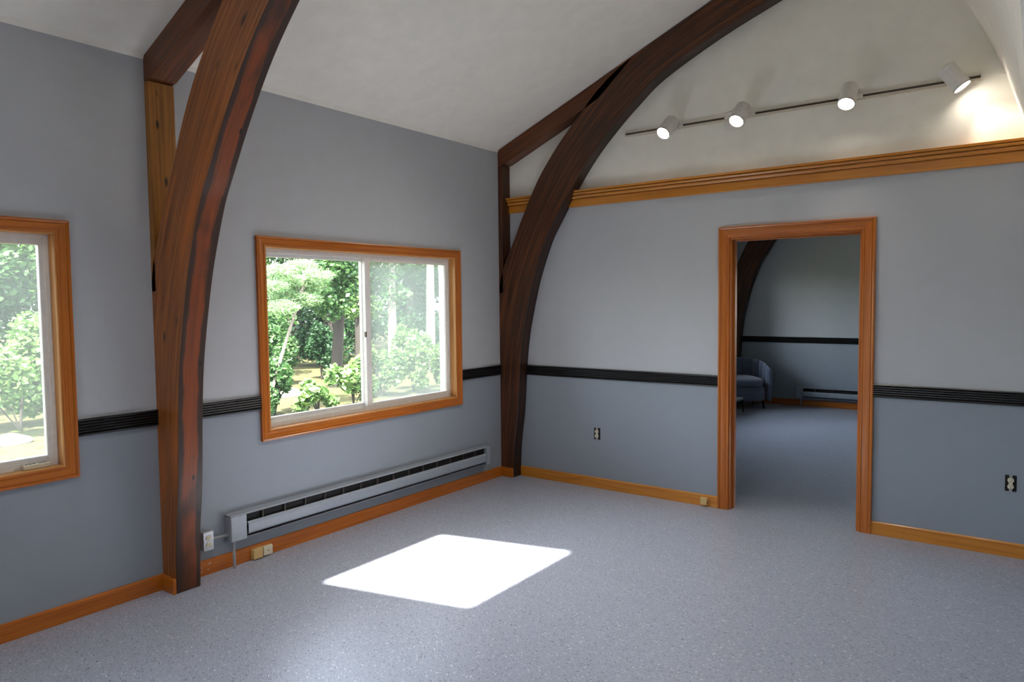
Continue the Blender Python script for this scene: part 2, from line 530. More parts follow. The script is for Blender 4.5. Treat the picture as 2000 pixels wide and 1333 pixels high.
# right slope: curved sheet, ending at the bay header for y < AY
mb = MB()
def strip(a, b, y0, y1, mi=0):
    (xa, za), (xb, zb) = a, b
    n = Vector((-(zb - za), 0, xb - xa)).normalized() * t_
    if n.x < 0: n = -n
    mb.loft([[(xa, y, za), (xb, y, zb), (xb + n.x, y, zb + n.z), (xa + n.x, y, za + n.z)] for y in (y0, y1)], mi=mi)
strip(CURVE[0], CURVE[1], YF - 0.3, YB + 0.3)
for k in range(1, len(CURVE) - 1):
    strip(CURVE[k], CURVE[k + 1], AY if CURVE[k + 1][1] < 2.6 else YF - 0.3, YB + 0.3, (0 if CURVE[k][1] > 2.45 else 1 if CURVE[k][1] > SPLIT + 0.01 else 2))
o = mb.build('ceiling_right', [M['ceiling'], M['wall_up'], M['wall_low']], axis=1, merge=False)
tag(o, 'white curved ceiling slope at the right edge', 'ceiling', kind='structure')
# side bay
o = MB().box((3.812, YF - 0.16, 2.604), (AX + 0.16, AY + 0.12, 2.66)).build('ceiling_bay', M['ceiling'])
tag(o, 'flat ceiling of the side bay', 'ceiling', kind='structure')
BW = []
o = grid_wall('wall_right', YF - 0.16, AY + 0.12, 0, 2.604, BW, lambda s, z, d: (AX + d, s, z), WM, two, 0.16, extra_z=(SPLIT,))
tag(o, 'outer wall of the side bay', 'wall', kind='structure')
prof = [(x, z) for x, z in CURVE if z < 2.61] + [(AX + 0.16, 0), (AX + 0.16, 2.604)]
o = MB().loft([[(x, y, z) for x, z in prof] for y in (AY, AY + 0.12)]).build('wall_bay', M['wall_up'])
tag(o, 'end wall of the side bay', 'wall', kind='structure')


# ------------------------------------------------------------------ mouldings
def sweep(name, prof, A, B, dA, dB, place, mat, parent=None, uv_off=None):
    """profile (o = outward in the wall plane, h = off the wall) swept from A to B with mitred ends"""
    ring = lambda P, d: [place(P[0] + q[0] * d[0], P[1] + q[0] * d[1], q[1]) for q in prof]
    return MB().loft([ring(A, dA), ring(B, dB)]).build(name, mat, parent, smooth=True, angle=25, uv_off=uv_off or (random.random() * 6, random.random() * 6))


def casing_prof(w):
    return [(0, 0), (0, 0.011), (0.004, 0.014), (0.012, 0.0145), (0.015, 0.011), (0.02, 0.0135), (w * 0.6, 0.0165), (w * 0.72, 0.0175), (w * 0.75, 0.0145), (w * 0.8, 0.019), (w * 0.9, 0.0225), (w, 0.021), (w, 0)]


LEFT = lambda s, z, h: (h, s, z)
BACK = lambda s, z, h: (s, -h, z)


def window(name, W, label, panes, place=LEFT, w=0.063, side=1, casing=True):
    """wood-cased horizontal slider: casing, lining, vinyl frame, two sashes with panes"""
    y0, y1, z0, z1 = W
    r = tag(empty(name, place((y0 + y1) / 2, z0, 0)), label, 'window', kind='structure')
    L = Vector(r.location)
    pl = lambda s, z, h: tuple(Vector(place(s, z, h)) - L)
    def bx(nm, s0, s1, a0, a1, h0, h1, mat, par, axis=None, bevel=0.0):
        p, q = pl(s0, a0, h0), pl(s1, a1, h1)
        lo = [min(a, b) for a, b in zip(p, q)]; hi = [max(a, b) for a, b in zip(p, q)]
        if axis is None: axis = max(range(3), key=lambda i: hi[i] - lo[i])
        return box(nm, lo, hi, mat, par, axis, bevel)
    pr = casing_prof(w)
    c = [(y0, z0), (y1, z0), (y1, z1), (y0, z1)]; dd = [(-1, -1), (1, -1), (1, 1), (-1, 1)]
    if casing:
        for k in range(4):
            sweep('casing', pr, c[k], c[(k + 1) % 4], dd[k], dd[(k + 1) % 4], pl, M['oak'], r)
    e = 0.006
    for (s0, s1, a0, a1) in ((y0, y0 + e, z0, z1), (y1 - e, y1, z0, z1), (y0 + e, y1 - e, z0, z0 + e), (y0 + e, y1 - e, z1 - e, z1)):
        bx('lining_board', s0, s1, a0, a1, 0.012, -0.052, M['jamb'], r)
    # vinyl outer frame
    fr = MB()
    f0, f1 = 0.022, -0.15
    iy0, iy1, iz0, iz1 = y0 + e, y1 - e, z0 + e, z1 - e
    def fb(s0, s1, a0, a1, h0, h1):
        p, q = pl(s0, a0, h0), pl(s1, a1, h1)
        fr.box([min(a, b) for a, b in zip(p, q)], [max(a, b) for a, b in zip(p, q)])
    for (s0, s1, a0, a1) in ((iy0, iy0 + f0, iz0, iz1), (iy1 - f0, iy1, iz0, iz1), (iy0 + f0, iy1 - f0, iz0, iz0 + f0), (iy0 + f0, iy1 - f0, iz1 - f0, iz1)):
        fb(s0, s1, a0, a1, -0.052, f1)
    for hh in (-0.054, -0.094, -0.136):       # track ribs along sill and head
        fb(iy0 + f0, iy1 - f0, iz0 + f0, iz0 + f0 + 0.008, hh, hh - 0.004)
        fb(iy0 + f0, iy1 - f0, iz1 - f0 - 0.008, iz1 - f0, hh, hh - 0.004)
    fr.build('frame', M['vinyl'], r, bevel=0.002)
    mid = (y0 + y1) / 2 + 0.012 * side
    def sash(s0, s1, hc, st0, st1, tb, bb, glassm):
        g = MB()
        for (p0, p1, a0, a1) in ((s0, s0 + st0, iz0 + 0.01, iz1 - 0.01), (s1 - st1, s1, iz0 + 0.01, iz1 - 0.01), (s0 + st0, s1 - st1, iz0 + 0.01, iz0 + 0.01 + bb), (s0 + st0, s1 - st1, iz1 - 0.01 - tb, iz1 - 0.01)):
            p, q = pl(p0, a0, hc + 0.016), pl(p1, a1, hc - 0.016)
            g.box([min(a, b) for a, b in zip(p, q)], [max(a, b) for a, b in zip(p, q)])
            # glazing bead
        so = g.build('sash', M['vinyl'], r, bevel=0.003)
        bx('pane', s0 + st0 - 0.004, s1 - st1 + 0.004, iz0 + bb + 0.006, iz1 - tb - 0.006, hc + 0.002, hc - 0.002, glassm, so)
        return so
    # outer (left) sash, inner (right) sash
    sash(iy0 + f0, mid + 0.02, -0.115, 0.055, 0.05, 0.042, 0.045, panes[0])
    so = sash(mid - 0.035, iy1 - 0.012, -0.072, 0.05, 0.032, 0.042, 0.042, panes[1])
    lt = MB()
    zc = z0 + (z1 - z0) * 0.49
    p, q = pl(mid - 0.047, zc - 0.02, -0.066), pl(mid - 0.036, zc + 0.02, -0.046)
    lt.box([min(a, b) for a, b in zip(p, q)], [max(a, b) for a, b in zip(p, q)])
    lt.build('latch', M['latch'], so, bevel=0.004)
    return r


window('window_1', W1, 'sliding window at the left edge, dusty panes, wood casing', (M['glass_mid'], M['glass_mid']))
window('window_2', W2, 'sliding window with orange wood casing between the two arched beams', (M['glass'], M['glass_haze']))
window('window_3', W3, 'window in the next room on the window wall', (M['glass'], M['glass']))
for W in (W0, W1, W2, W3):
    portal((-0.17, (W[0] + W[1]) / 2, (W[2] + W[3]) / 2), (1, 0, 0), W[3] - W[2], W[1] - W[0], 'Y')
FARW = lambda s, z, h: (s, YB - h, z)
for W in FW: portal(((W[0] + W[1]) / 2, YF - 0.17, (W[2] + W[3]) / 2), (0, 1, 0), W[1] - W[0], W[3] - W[2], 'Z')
for W in BW: portal((AX + 0.17, (W[0] + W[1]) / 2, (W[2] + W[3]) / 2), (-1, 0, 0), W[1] - W[0], W[3] - W[2], 'Z')
portal(((W4[0] + W4[1]) / 2, YB + 0.17, (W4[2] + W4[3]) / 2), (0, -1, 0), W4[1] - W4[0], W4[3] - W4[2], 'Z')
window('window_4', W4, 'window in the far end wall of the next room', (M['glass'], M['glass']), place=FARW)

# roof light in the left slope, above the camera (its sunbeam makes the bright patch on the floor); the second is added for bounce
n = Vector((-SLOPE, 0, 1)).normalized()
for wname, (ya_, yb_), lab in (('window_5', (SKY0, SKY1), 'roof light in the sloping ceiling above the camera'), ('window_added', SK2, 'added roof light behind the camera to brighten the room')):
    portal(((SKX0 + SKX1) / 2, (ya_ + yb_) / 2, ceil_z((SKX0 + SKX1) / 2) + 0.05), tuple(-n), 1.1, yb_ - ya_, 'Y')
    rl = tag(empty(wname, (0, 0, 0)), lab, 'window', kind='structure')
    sh = -SUN_DIR * (0.55 / n.dot(-SUN_DIR))           # unseen shaft added along the sunbeam to hold back sky light
    e_ = 0.004
    ring = [Vector((x, y, ceil_z(x))) for x, y in ((SKX0 - e_, ya_ - e_), (SKX1 + e_, ya_ - e_), (SKX1 + e_, yb_ + e_), (SKX0 - e_, yb_ + e_))]
    for k in range(4):
        p, q = ring[k], ring[(k + 1) % 4]
        out = (p + q) / 2 - sum(ring, Vector()) / 4
        out = out.normalized() * 0.04
        MB().loft([[p, q, q + out, p + out], [p + sh, q + sh, q + sh + out, p + sh + out]]).build('added_shaft_side', M['ceiling'], rl)

# doorway: lining, stops, casing on both faces
d0, d1, dz = DOOR
dr = tag(empty('door_1', ((d0 + d1) / 2, 0, 0)), 'open doorway framed by fluted orange wood casing', 'doorway', kind='structure')
DL = Vector(dr.location)
for face, pl in (('room', lambda s, z, h: (s - DL.x, -h, z)), ('next', lambda s, z, h: (s - DL.x, TH + h, z))):
    w = 0.08
    pr = casing_prof(w)
    sweep('casing', pr, (d0 + 0.004, 0), (d0 + 0.004, dz - 0.004), (-1, 0), (-1, 1), pl, M['oak'], dr)
    sweep('casing', pr, (d1 - 0.004, 0), (d1 - 0.004, dz - 0.004), (1, 0), (1, 1), pl, M['oak'], dr)
    sweep('casing', pr, (d0 + 0.004, dz - 0.004), (d1 - 0.004, dz - 0.004), (-1, 1), (1, 1), pl, M['oak'], dr)
for nm, lo, hi, ax in (('lining_board', (d0, 0, 0), (d0 + 0.018, TH, dz), 2), ('lining_board', (d1 - 0.018, 0, 0), (d1, TH, dz), 2), ('lining_board', (d0 + 0.018, 0, dz - 0.018), (d1 - 0.018, TH, dz), 0),
                       ('door_stop', (d0 + 0.018, 0.045, 0), (d0 + 0.029, 0.08, dz - 0.018), 2), ('door_stop', (d1 - 0.029, 0.045, 0), (d1 - 0.018, 0.08, dz - 0.018), 2), ('door_stop', (d0 + 0.029, 0.045, dz - 0.029), (d1 - 0.029, 0.08, dz - 0.018), 0)):
    box(nm, tuple(Vector(lo) - DL), tuple(Vector(hi) - DL), M['oak'], dr, ax, bevel=0.0015)

# beams' places along the wall
NY0, NY1 = -3.244, -3.102
CY0, CY1 = -0.118, -0.001
FY0, FY1 = YB - 0.122, YB - 0.002

# black reeded chair rail
RP = [(0, 0), (0, 0.012), (0.004, 0.020), (0.010, 0.021), (0.014, 0.016)]
for k in range(4):
    z = 0.016 + k * 0.0145
    RP += [(z, 0.012), (z + 0.003, 0.017), (z + 0.007, 0.0185), (z + 0.011, 0.017), (z + 0.0138, 0.012)]
RP += [(0.0745, 0.016), (0.078, 0.021), (0.083, 0.022), (0.087, 0.018), (0.087, 0)]


def rail(name, a, b, fixed, axis, label, sgn=1):
    mb = MB()
    if axis == 1:
        rings = [[(fixed + sgn * h, s, RAILB + z) for z, h in RP] for s in (a, b)]
    else:
        rings = [[(s, fixed - h, RAILB + z) for z, h in RP] for s in (a, b)]
    mb.loft(rings)
    return tag(mb.build(name, M['rail'], axis=axis, smooth=True, angle=40), label, 'chair rail', kind='structure')


cw = 0.063
rail('trim_1', W1[1] + cw, NY0, 0, 1, 'black reeded chair rail between left window and near beam')
rail('trim_2', NY1, W2[0] - cw, 0, 1, 'black reeded chair rail between near beam and middle window')
rail('trim_3', W2[1] + cw, CY0, 0, 1, 'short black reeded chair rail between middle window and corner beam')
rail('trim_4', 0.19, d0 - 0.076, 0, 0, 'black reeded chair rail between corner beam and doorway')
rail('trim_5', d1 + 0.076, 3.93, 0, 0, 'black reeded chair rail right of the doorway')
rail('trim_6', 0.12, W4[0] - 0.066, YB, 0, 'black chair rail on the far wall seen through the doorway')
rail('trim_7', YF, W1[0] - cw, 0, 1, 'black reeded chair rail beyond the left window') if False else None

# ledge moulding under the gable
LP = [(2.376, 0), (2.376, 0.018), (2.379, 0.020), (2.436, 0.020), (2.438, 0.010), (2.443, 0.010), (2.444, 0.034), (2.456, 0.040), (2.464, 0.040), (2.465, 0.026), (2.470, 0.026), (2.471, 0.050), (2.480, 0.056), (2.486, 0.056), (2.487, 0.042), (2.491, 0.042), (2.492, 0.064), (2.506, 0.066), (2.508, 0.062), (2.508, 0)]
mb = MB().loft([[(s, -h, z) for z, h in LP] for s in (0.046, 3.86)])
tag(mb.build('trim_8', M['pine'], axis=0, smooth=True, angle=25), 'long stepped wooden ledge moulding below the white gable', 'ledge', kind='structure')

# baseboards
BP = [(0, 0), (0, 0.015), (0.078, 0.015), (0.084, 0.013), (0.088, 0.008), (0.088, 0)]


def baseboard(name, a, b, fixed, axis, label, sgn=1, mat='oak'):
    if axis == 1: rings = [[(fixed + sgn * h, s, z) for z, h in BP] for s in (a, b)]
    else: rings = [[(s, fixed - sgn * h, z) for z, h in BP] for s in (a, b)]
    return tag(MB().loft(rings).build(name, M[mat], axis=axis, uv_off=(random.random() * 9, random.random() * 3)), label, 'baseboard', kind='structure')


baseboard('baseboard_left', YF, NY0, 0, 1, 'orange wood baseboard left of the near beam')
bl = baseboard('baseboard_window', NY1, CY0, 0, 1, 'orange wood baseboard under the wall heater')
baseboard('baseboard_corner', 0.145, 0.775, 0, 0, 'short orange baseboard piece beside the corner beam', mat='pine')
baseboard('baseboard_back', 0.777, d0 - 0.076, 0, 0, 'orange baseboard running up to the doorway', mat='pine')
baseboard('baseboard_right', d1 + 0.076, 3.94, 0, 0, 'golden baseboard right of the doorway', mat='pine')
baseboard('baseboard_far', 0.15, 4.0, YB, 0, 'baseboard of the far room behind the armchair')
baseboard('baseboard_next', TH, FY0, 0, 1, 'baseboard of the next room on the window wall')
# thin cream caulk line where wall and ceiling meet
for nm, ya, yb, lab in (('trim_11', YF, NY0, 'thin cream caulk line at the ceiling left of the near beam'), ('trim_12', NY1, CY0, 'thin cream caulk line at the ceiling between the two beams')):
    o = MB().loft([[(0, y, KNEE - 0.020), (0.003, y, KNEE - 0.020), (0.016, y, KNEE + 0.006), (0, y, KNEE)] for y in (ya, yb)]).build(nm, M['ceiling'], axis=1)
    tag(o, lab, 'trim', kind='structure')
# returns around the beam feet
o = box('trim_9', (0.015, NY0 - 0.016, 0), (0.143, NY0, 0.088), M['oak'], bevel=0.003)
tag(o, 'small baseboard block wrapping the foot of the near beam', 'baseboard', kind='structure')
o = box('trim_10', (0.015, CY0 - 0.014, 0), (0.140, CY0, 0.085), M['oak'], bevel=0.003)
tag(o, 'small baseboard block wrapping the foot of the corner beam', 'baseboard', kind='structure')
# white paint scuffs on the baseboard near the conduit
mb = MB(); random.seed(4)
for k in range(7):
    y = -3.045 + random.random() * 0.07; z = 0.02 + random.random() * 0.05; a = 0.005 + random.random() * 0.008
    mb.face([(0.0156, y, z), (0.0156, y + a, z + 0.3 * a), (0.0156, y + a * 1.4, z + a), (0.0156, y + a * .3, z + a * .5)])
mb.build('paint_scuff', M['whitepl'], bl)

# ------------------------------------------------------------------ arched beams
INNER = [(.138, 0), (.155, .31), (.195, .6), (.226, 1.02), (.262, 1.305), (.33, 1.6), (.395, 1.82), (.505, 2.095), (.60, 2.255), (.775, 2.525), (.955, 2.76), (1.155, 2.965), (1.35, 3.135), (1.555, 3.285), (1.995, 3.495), (2.43, 3.658), (2.88, 3.82)]
OUTER = [(0, 0), (0, .31), (0, .64), (0, 1.06), (0, 1.4), (.004, 1.72), (.058, 1.905), (.175, 2.13), (.265, 2.32), (.43, 2.62), (.62, 2.87), (.82, 3.08), (1.005, 3.265), (1.27, 3.447), (1.80, 3.67), (2.29, 3.875), (2.84, 4.10)]


def smooth_curve(P, k=4):
    out = []
    for i in range(len(P) - 1):
        p0, p1, p2, p3 = (Vector(P[max(i - 1, 0)]), Vector(P[i]), Vector(P[i + 1]), Vector(P[min(i + 2, len(P) - 1)]))
        for j in range(k):
            t = j / k
            out.append(0.5 * ((2 * p1) + (p2 - p0) * t + (2 * p0 - 5 * p1 + 4 * p2 - p3) * t * t + (3 * p1 - p0 - 3 * p2 + p3) * t ** 3))
    out.append(Vector(P[-1]))
    return out


def arch(y0, y1, label, mats, x_off=0.0):
    r = tag(empty('arched_beam', (x_off, (y0 + y1) / 2, 0)), label, 'beam', 'arched roof beams')
    h = (y1 - y0) / 2
    I, O = smooth_curve(INNER), [Vector((-x_off if q.x < 0.01 else q.x, q.y)) for q in smooth_curve(OUTER)]
    us = [0.0]
    for a, b in zip(I, I[1:]): us.append(us[-1] + (b - a).length)
    mb = MB()
    n = 6
    for k in range(len(I) - 1):
        i0, i1, o0, o1 = I[k], I[k + 1], O[k], O[k + 1]
        P = lambda q, y: (q.x, y, q.y)
        w0, w1 = (i0 - o0).length, (i1 - o1).length
        u0, u1 = us[k], us[k + 1]
        mb.face([P(o0, -h), P(i0, -h), P(i1, -h), P(o1, -h)], [(u0, 0.5 - w0), (u0, 0.5), (u1, 0.5), (u1, 0.5 - w1)], 0)
        mb.face([P(i0, -h), P(i0, h), P(i1, h), P(i1, -h)], [(u0, 0), (u0, 2 * h), (u1, 2 * h), (u1, 0)], 1)
        mb.face([P(i0, h), P(o0, h), P(o1, h), P(i1, h)], [(u0, 0.5), (u0, 0.5 - w0), (u1, 0.5 - w1), (u1, 0.5)], 0)
        mb.face([P(o0, h), P(o0, -h), P(o1, -h), P(o1, h)], [(u0, 0), (u0, 2 * h), (u1, 2 * h), (u1, 0)], 0)
    for q in (0, -1):
        a, b = O[q], I[q]
        pts = [(a.x, -h, a.y), (b.x, -h, b.y), (b.x, h, b.y), (a.x, h, a.y)]
        mb.face(pts if q else pts[::-1])
    mb.build('rib', [mats[0], mats[1]], r, smooth=True, bevel=0.004, angle=30)
    # straight post on the wall and rafter under the ceiling
    pz = ceil_z(0.0) - 0.005
    mb = MB().loft([[(-x_off, -h, z), (0.046, -h, z), (0.046, h, z), (-x_off, h, z)] for z in (1.66, pz - 0.135)])
    mb.build('post', mats[2], r, axis=2, bevel=0.003)
    a, b = Vector((-x_off, pz - SLOPE * x_off)), Vector((1.36, ceil_z(1.36) - 0.005))
    low = [Vector((-x_off, pz - 0.135)), Vector((0.075, pz - 0.125)), Vector((1.02, ceil_z(1.02) - 0.155))]
    prof = [a, low[0], low[1], low[2], b]
    mb = MB().loft([[(p.x, y, p.y) for p in prof] for y in (-h, h)])
    # run the grain along the slope
    mb.uv = [[(c[0], c[2] - SLOPE * c[0] + c[1]) for c in (mb.v[i] for i in f)] for f in mb.f]
    mb.build('rafter', mats[3], r, bevel=0.003)
    return r


arch(NY0, NY1, 'brown arched timber beam between the two windows', (M['beam'], M['beam_in'], M['post'], M['rafter']))
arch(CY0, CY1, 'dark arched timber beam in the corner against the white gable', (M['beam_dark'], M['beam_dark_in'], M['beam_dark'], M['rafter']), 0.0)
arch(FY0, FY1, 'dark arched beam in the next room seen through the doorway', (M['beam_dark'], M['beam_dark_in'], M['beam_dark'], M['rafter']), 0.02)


# ------------------------------------------------------------------ wall heaters
def heater(loc, rz, L, label, capL, capR, ndiv, side_mat):
    """local: x along the wall, y into the room, z up from the bottom edge"""
    r = tag(empty('wall_heater', loc, rz), label, 'heater', 'baseboard heaters')
    H, D = 0.168, 0.075
    m = M['heater']
    box('back_panel', (0, 0.0, 0), (L, 0.006, H), m, r)
    # top lid with a folded lip, bottom pan
    MB().loft([[(x, y, z) for y, z in ((0.006, H), (0.066, H - 0.003), (0.073, H - 0.010), (0.070, H - 0.012), (0.062, H - 0.006), (0.006, H - 0.004))] for x in (0.0, L)]).build('lid', m, r)
    MB().loft([[(x, y, z) for y, z in ((0.006, 0), (0.050, 0.003), (0.064, 0.016), (0.061, 0.018), (0.048, 0.006), (0.006, 0.003))] for x in (capL * 0.4, L - capR * 0.4)]).build('bottom_pan', m, r)
    # front cover: bent sheet
    MB().loft([[(x, y, z) for y, z in ((0.056, 0.104), (0.068, 0.108), (0.077, 0.100), (0.080, 0.090), (0.080, 0.044), (0.075, 0.034), (0.073, 0.035), (0.077, 0.045), (0.077, 0.090), (0.074, 0.098), (0.066, 0.105), (0.056, 0.101))] for x in (capL + 0.012, L - capR - 0.008)]).build('front_cover', m, r)
    for x0, x1, y in ((0, capL, D), (L - capR, L, D)):
        if x1 - x0 > 0:
            box('end_cap', (x0, 0.006, 0.006), (x1, y, H - 0.010), m, r, bevel=0.004)
    # dark element chamber and its dividers
    box('element_housing', (capL, 0.008, 0.022), (L - capR, 0.045, 0.148), M['black'], r)
    for k in range(ndiv):
        x = capL + (L - capL - capR) * (k + 0.85) / (ndiv + 0.6)
        box('divider', (x - 0.0012, 0.046, 0.100), (x + 0.0012, 0.064, 0.158), M['fin'], r)
    # element coil tube
    MB().tube([(capL, 0.052, 0.088), (L - capR, 0.052, 0.088)], 0.008).build('heating_element', M['fin'], r)
    return r


# on the window wall: local x runs toward -y, so rotate to face +x
HL = 2.495
h1 = heater((0.002, -0.370, 0.160), -math.pi / 2, HL, 'long grey electric baseboard heater under the middle window', 0.055, 0.105, 14, 0)
MB().tube([(HL - 0.028, 0.05, 0.004), (HL - 0.028, 0.05, -0.160)], 0.009).build('conduit', M['conduit'], h1, smooth=True)
MB().tube([(HL - 0.002, 0.028, 0.048), (HL + 0.06, 0.028, 0.052), (HL + 0.098, 0.028, 0.052)], 0.008).build('conduit', M['conduit'], h1, smooth=True)
MB().tube([(HL - 0.001, 0.028, 0.048), (HL + 0.016, 0.028, 0.049)], 0.013).build('conduit_nut', M['conduit'], h1, smooth=True)
h2 = heater((3.4, YB - 0.002, 0.112), math.pi, 2.335, 'grey baseboard heater on the far wall seen through the doorway', 0.06, 0.09, 9, 0)
MB().tube([(2.335 - 0.06, 0.05, 0.004), (2.335 - 0.06, 0.05, -0.112)], 0.009).build('conduit', M['conduit'], h2, smooth=True)


# ------------------------------------------------------------------ electrical fittings
def receptacle(parent, cz, mat, y=0.0):
    """one socket face (local: x across, y out, z up): rounded body with slots"""
    pts = []
    for k in range(24):
        a = 2 * math.pi * k / 24
        pts.append((0.0165 * math.cos(a), max(-0.0125, min(0.0125, 0.0165 * math.sin(a)))))
    o = MB().loft([[(p[0], y, cz + p[1]) for p in pts], [(p[0], y + 0.006, cz + p[1]) for p in pts]]).build('socket', mat, parent, bevel=0.001)
    for (x0, x1, z0, z1) in ((-0.0075, -0.0052, -0.0005, 0.0075), (0.0050, 0.0070, 0.0005, 0.0070), (-0.0024, 0.0024, -0.0095, -0.0050)):
        box('slot', (x0, y + 0.0055, cz + z0), (x1, y + 0.0066, cz + z1), M['black'], o)


def bare_outlet(x, z, label):
    r = tag(empty('wall_outlet', (x, -0.0005, z), math.pi), label, 'outlet', 'uncovered wall outlets')
    box('back_box', (-0.029, -0.0005, -0.049), (0.029, 0.0025, 0.049), M['black'], r)
    box('yoke', (-0.008, 0.0025, -0.052), (0.008, 0.004, 0.052), M['steel'], r)
    box('body', (-0.010, 0.004, -0.030), (0.010, 0.007, 0.030), M['ivory'], r, bevel=0.001)
    receptacle(r, 0.0195, M['ivory'], 0.006); receptacle(r, -0.0195, M['ivory'], 0.006)
    return r


bare_outlet(0.935, 0.4625, 'bare wall outlet without plate left of the doorway')
bare_outlet(3.798, 0.4525, 'bare wall outlet without plate right of the doorway')

r = tag(empty('outlet_box', (0.0, -2.992, 0.208), -math.pi / 2), 'surface mounted metal outlet box beside the long heater', 'outlet')
box('box', (-0.030, 0.001, -0.054), (0.030, 0.042, 0.054), M['conduit'], r, bevel=0.003)
box('cover_plate', (-0.032, 0.042, -0.056), (0.032, 0.046, 0.056), M['conduit'], r, bevel=0.003)
receptacle(r, 0.0205, M['ivory'], 0.045); receptacle(r, -0.0205, M['ivory'], 0.045)


def jack(p, rz, size, label, screw=True, group='phone jacks on the baseboards'):
    w, h, d = size
    r = tag(empty('phone_jack', p, rz), label, 'phone jack', group)
    box('base', (-w / 2, 0, 0), (w / 2, d * 0.35, h), M['tan'], r, bevel=0.002)
    box('cover', (-w / 2 + 0.002, d * 0.35, 0.002), (w / 2 - 0.002, d, h - 0.002), M['ivory'] if screw else M['tan'], r, bevel=0.004)
    if screw:
        MB().tube([(0, d - 0.001, h / 2), (0, d + 0.002, h / 2)], 0.004).build('screw', M['latch'], r)
    box('port', (-w / 2 - 0.0006, d * 0.4, h * 0.3), (-w / 2 + 0.0022, d * 0.8, h * 0.5), M['black'], r)


jack((0.0152, -2.666, 0.004), -math.pi / 2, (0.07, 0.066, 0.030), 'plain tan phone jack block under the heater, nearer the conduit', False)
jack((0.0152, -2.592, 0.006), -math.pi / 2, (0.07, 0.062, 0.024), 'phone jack block with centre screw under the heater')
jack((1.883, -0.0152, 0.013), math.pi, (0.056, 0.056, 0.026), 'small square tan phone jack beside the doorway casing', False)

# alarm sensor resting on the sill of the left window
r = tag(empty('window_sensor', (-0.032, -3.829, 0.7935), -math.pi / 2), 'small ivory plastic sensor with dark buttons on the left window sill', 'sensor')
box('case', (-0.06, -0.013, 0), (0.06, 0.013, 0.024), M['ivory'], r, bevel=0.004)
for k in range(3):
    box('button', (0.005 + k * 0.016, -0.005, 0.0235), (0.014 + k * 0.016, 0.003, 0.0255), M['black'], r)
box('label_print', (-0.045, -0.006, 0.0237), (-0.012, 0.006, 0.0246), M['latch'], r)

# ------------------------------------------------------------------ track lighting
TZ = 2.908
tr = tag(empty('light_track', (1.208, 0, TZ)), 'long thin lighting track across the white gable', 'light track')
TL = 3.60 - 1.208
MB().loft([[(x, y, z) for y, z in ((0, -0.020), (-0.020, -0.020), (-0.020, -0.006), (-0.006, -0.006), (-0.006, 0.008), (-0.020, 0.008), (-0.020, 0.013), (0, 0.013))] for x in (0, TL)]).build('channel', M['track'], tr)
box('conductor_strip', (0.002, -0.017, -0.006), (TL - 0.002, -0.006, 0.008), M['slot'], tr)
for x in (0, TL): box('end_cap', (x - 0.006, -0.022, -0.016), (x + 0.006, 0, 0.016), M['whitepl'], tr, bevel=0.002)
box('feed_box', (0.812, -0.019, -0.080), (0.935, 0, 0.040), M['whitepl'], tr, bevel=0.004)


def lamp_mat():
    t = NT('lamp_glow'); e = t.n('ShaderNodeEmission'); e.inputs[0].default_value = (1, 0.93, 0.82, 1); e.inputs[1].default_value = 12.0
    t.l(e.outputs[0], t.out.inputs[0]); return t.m


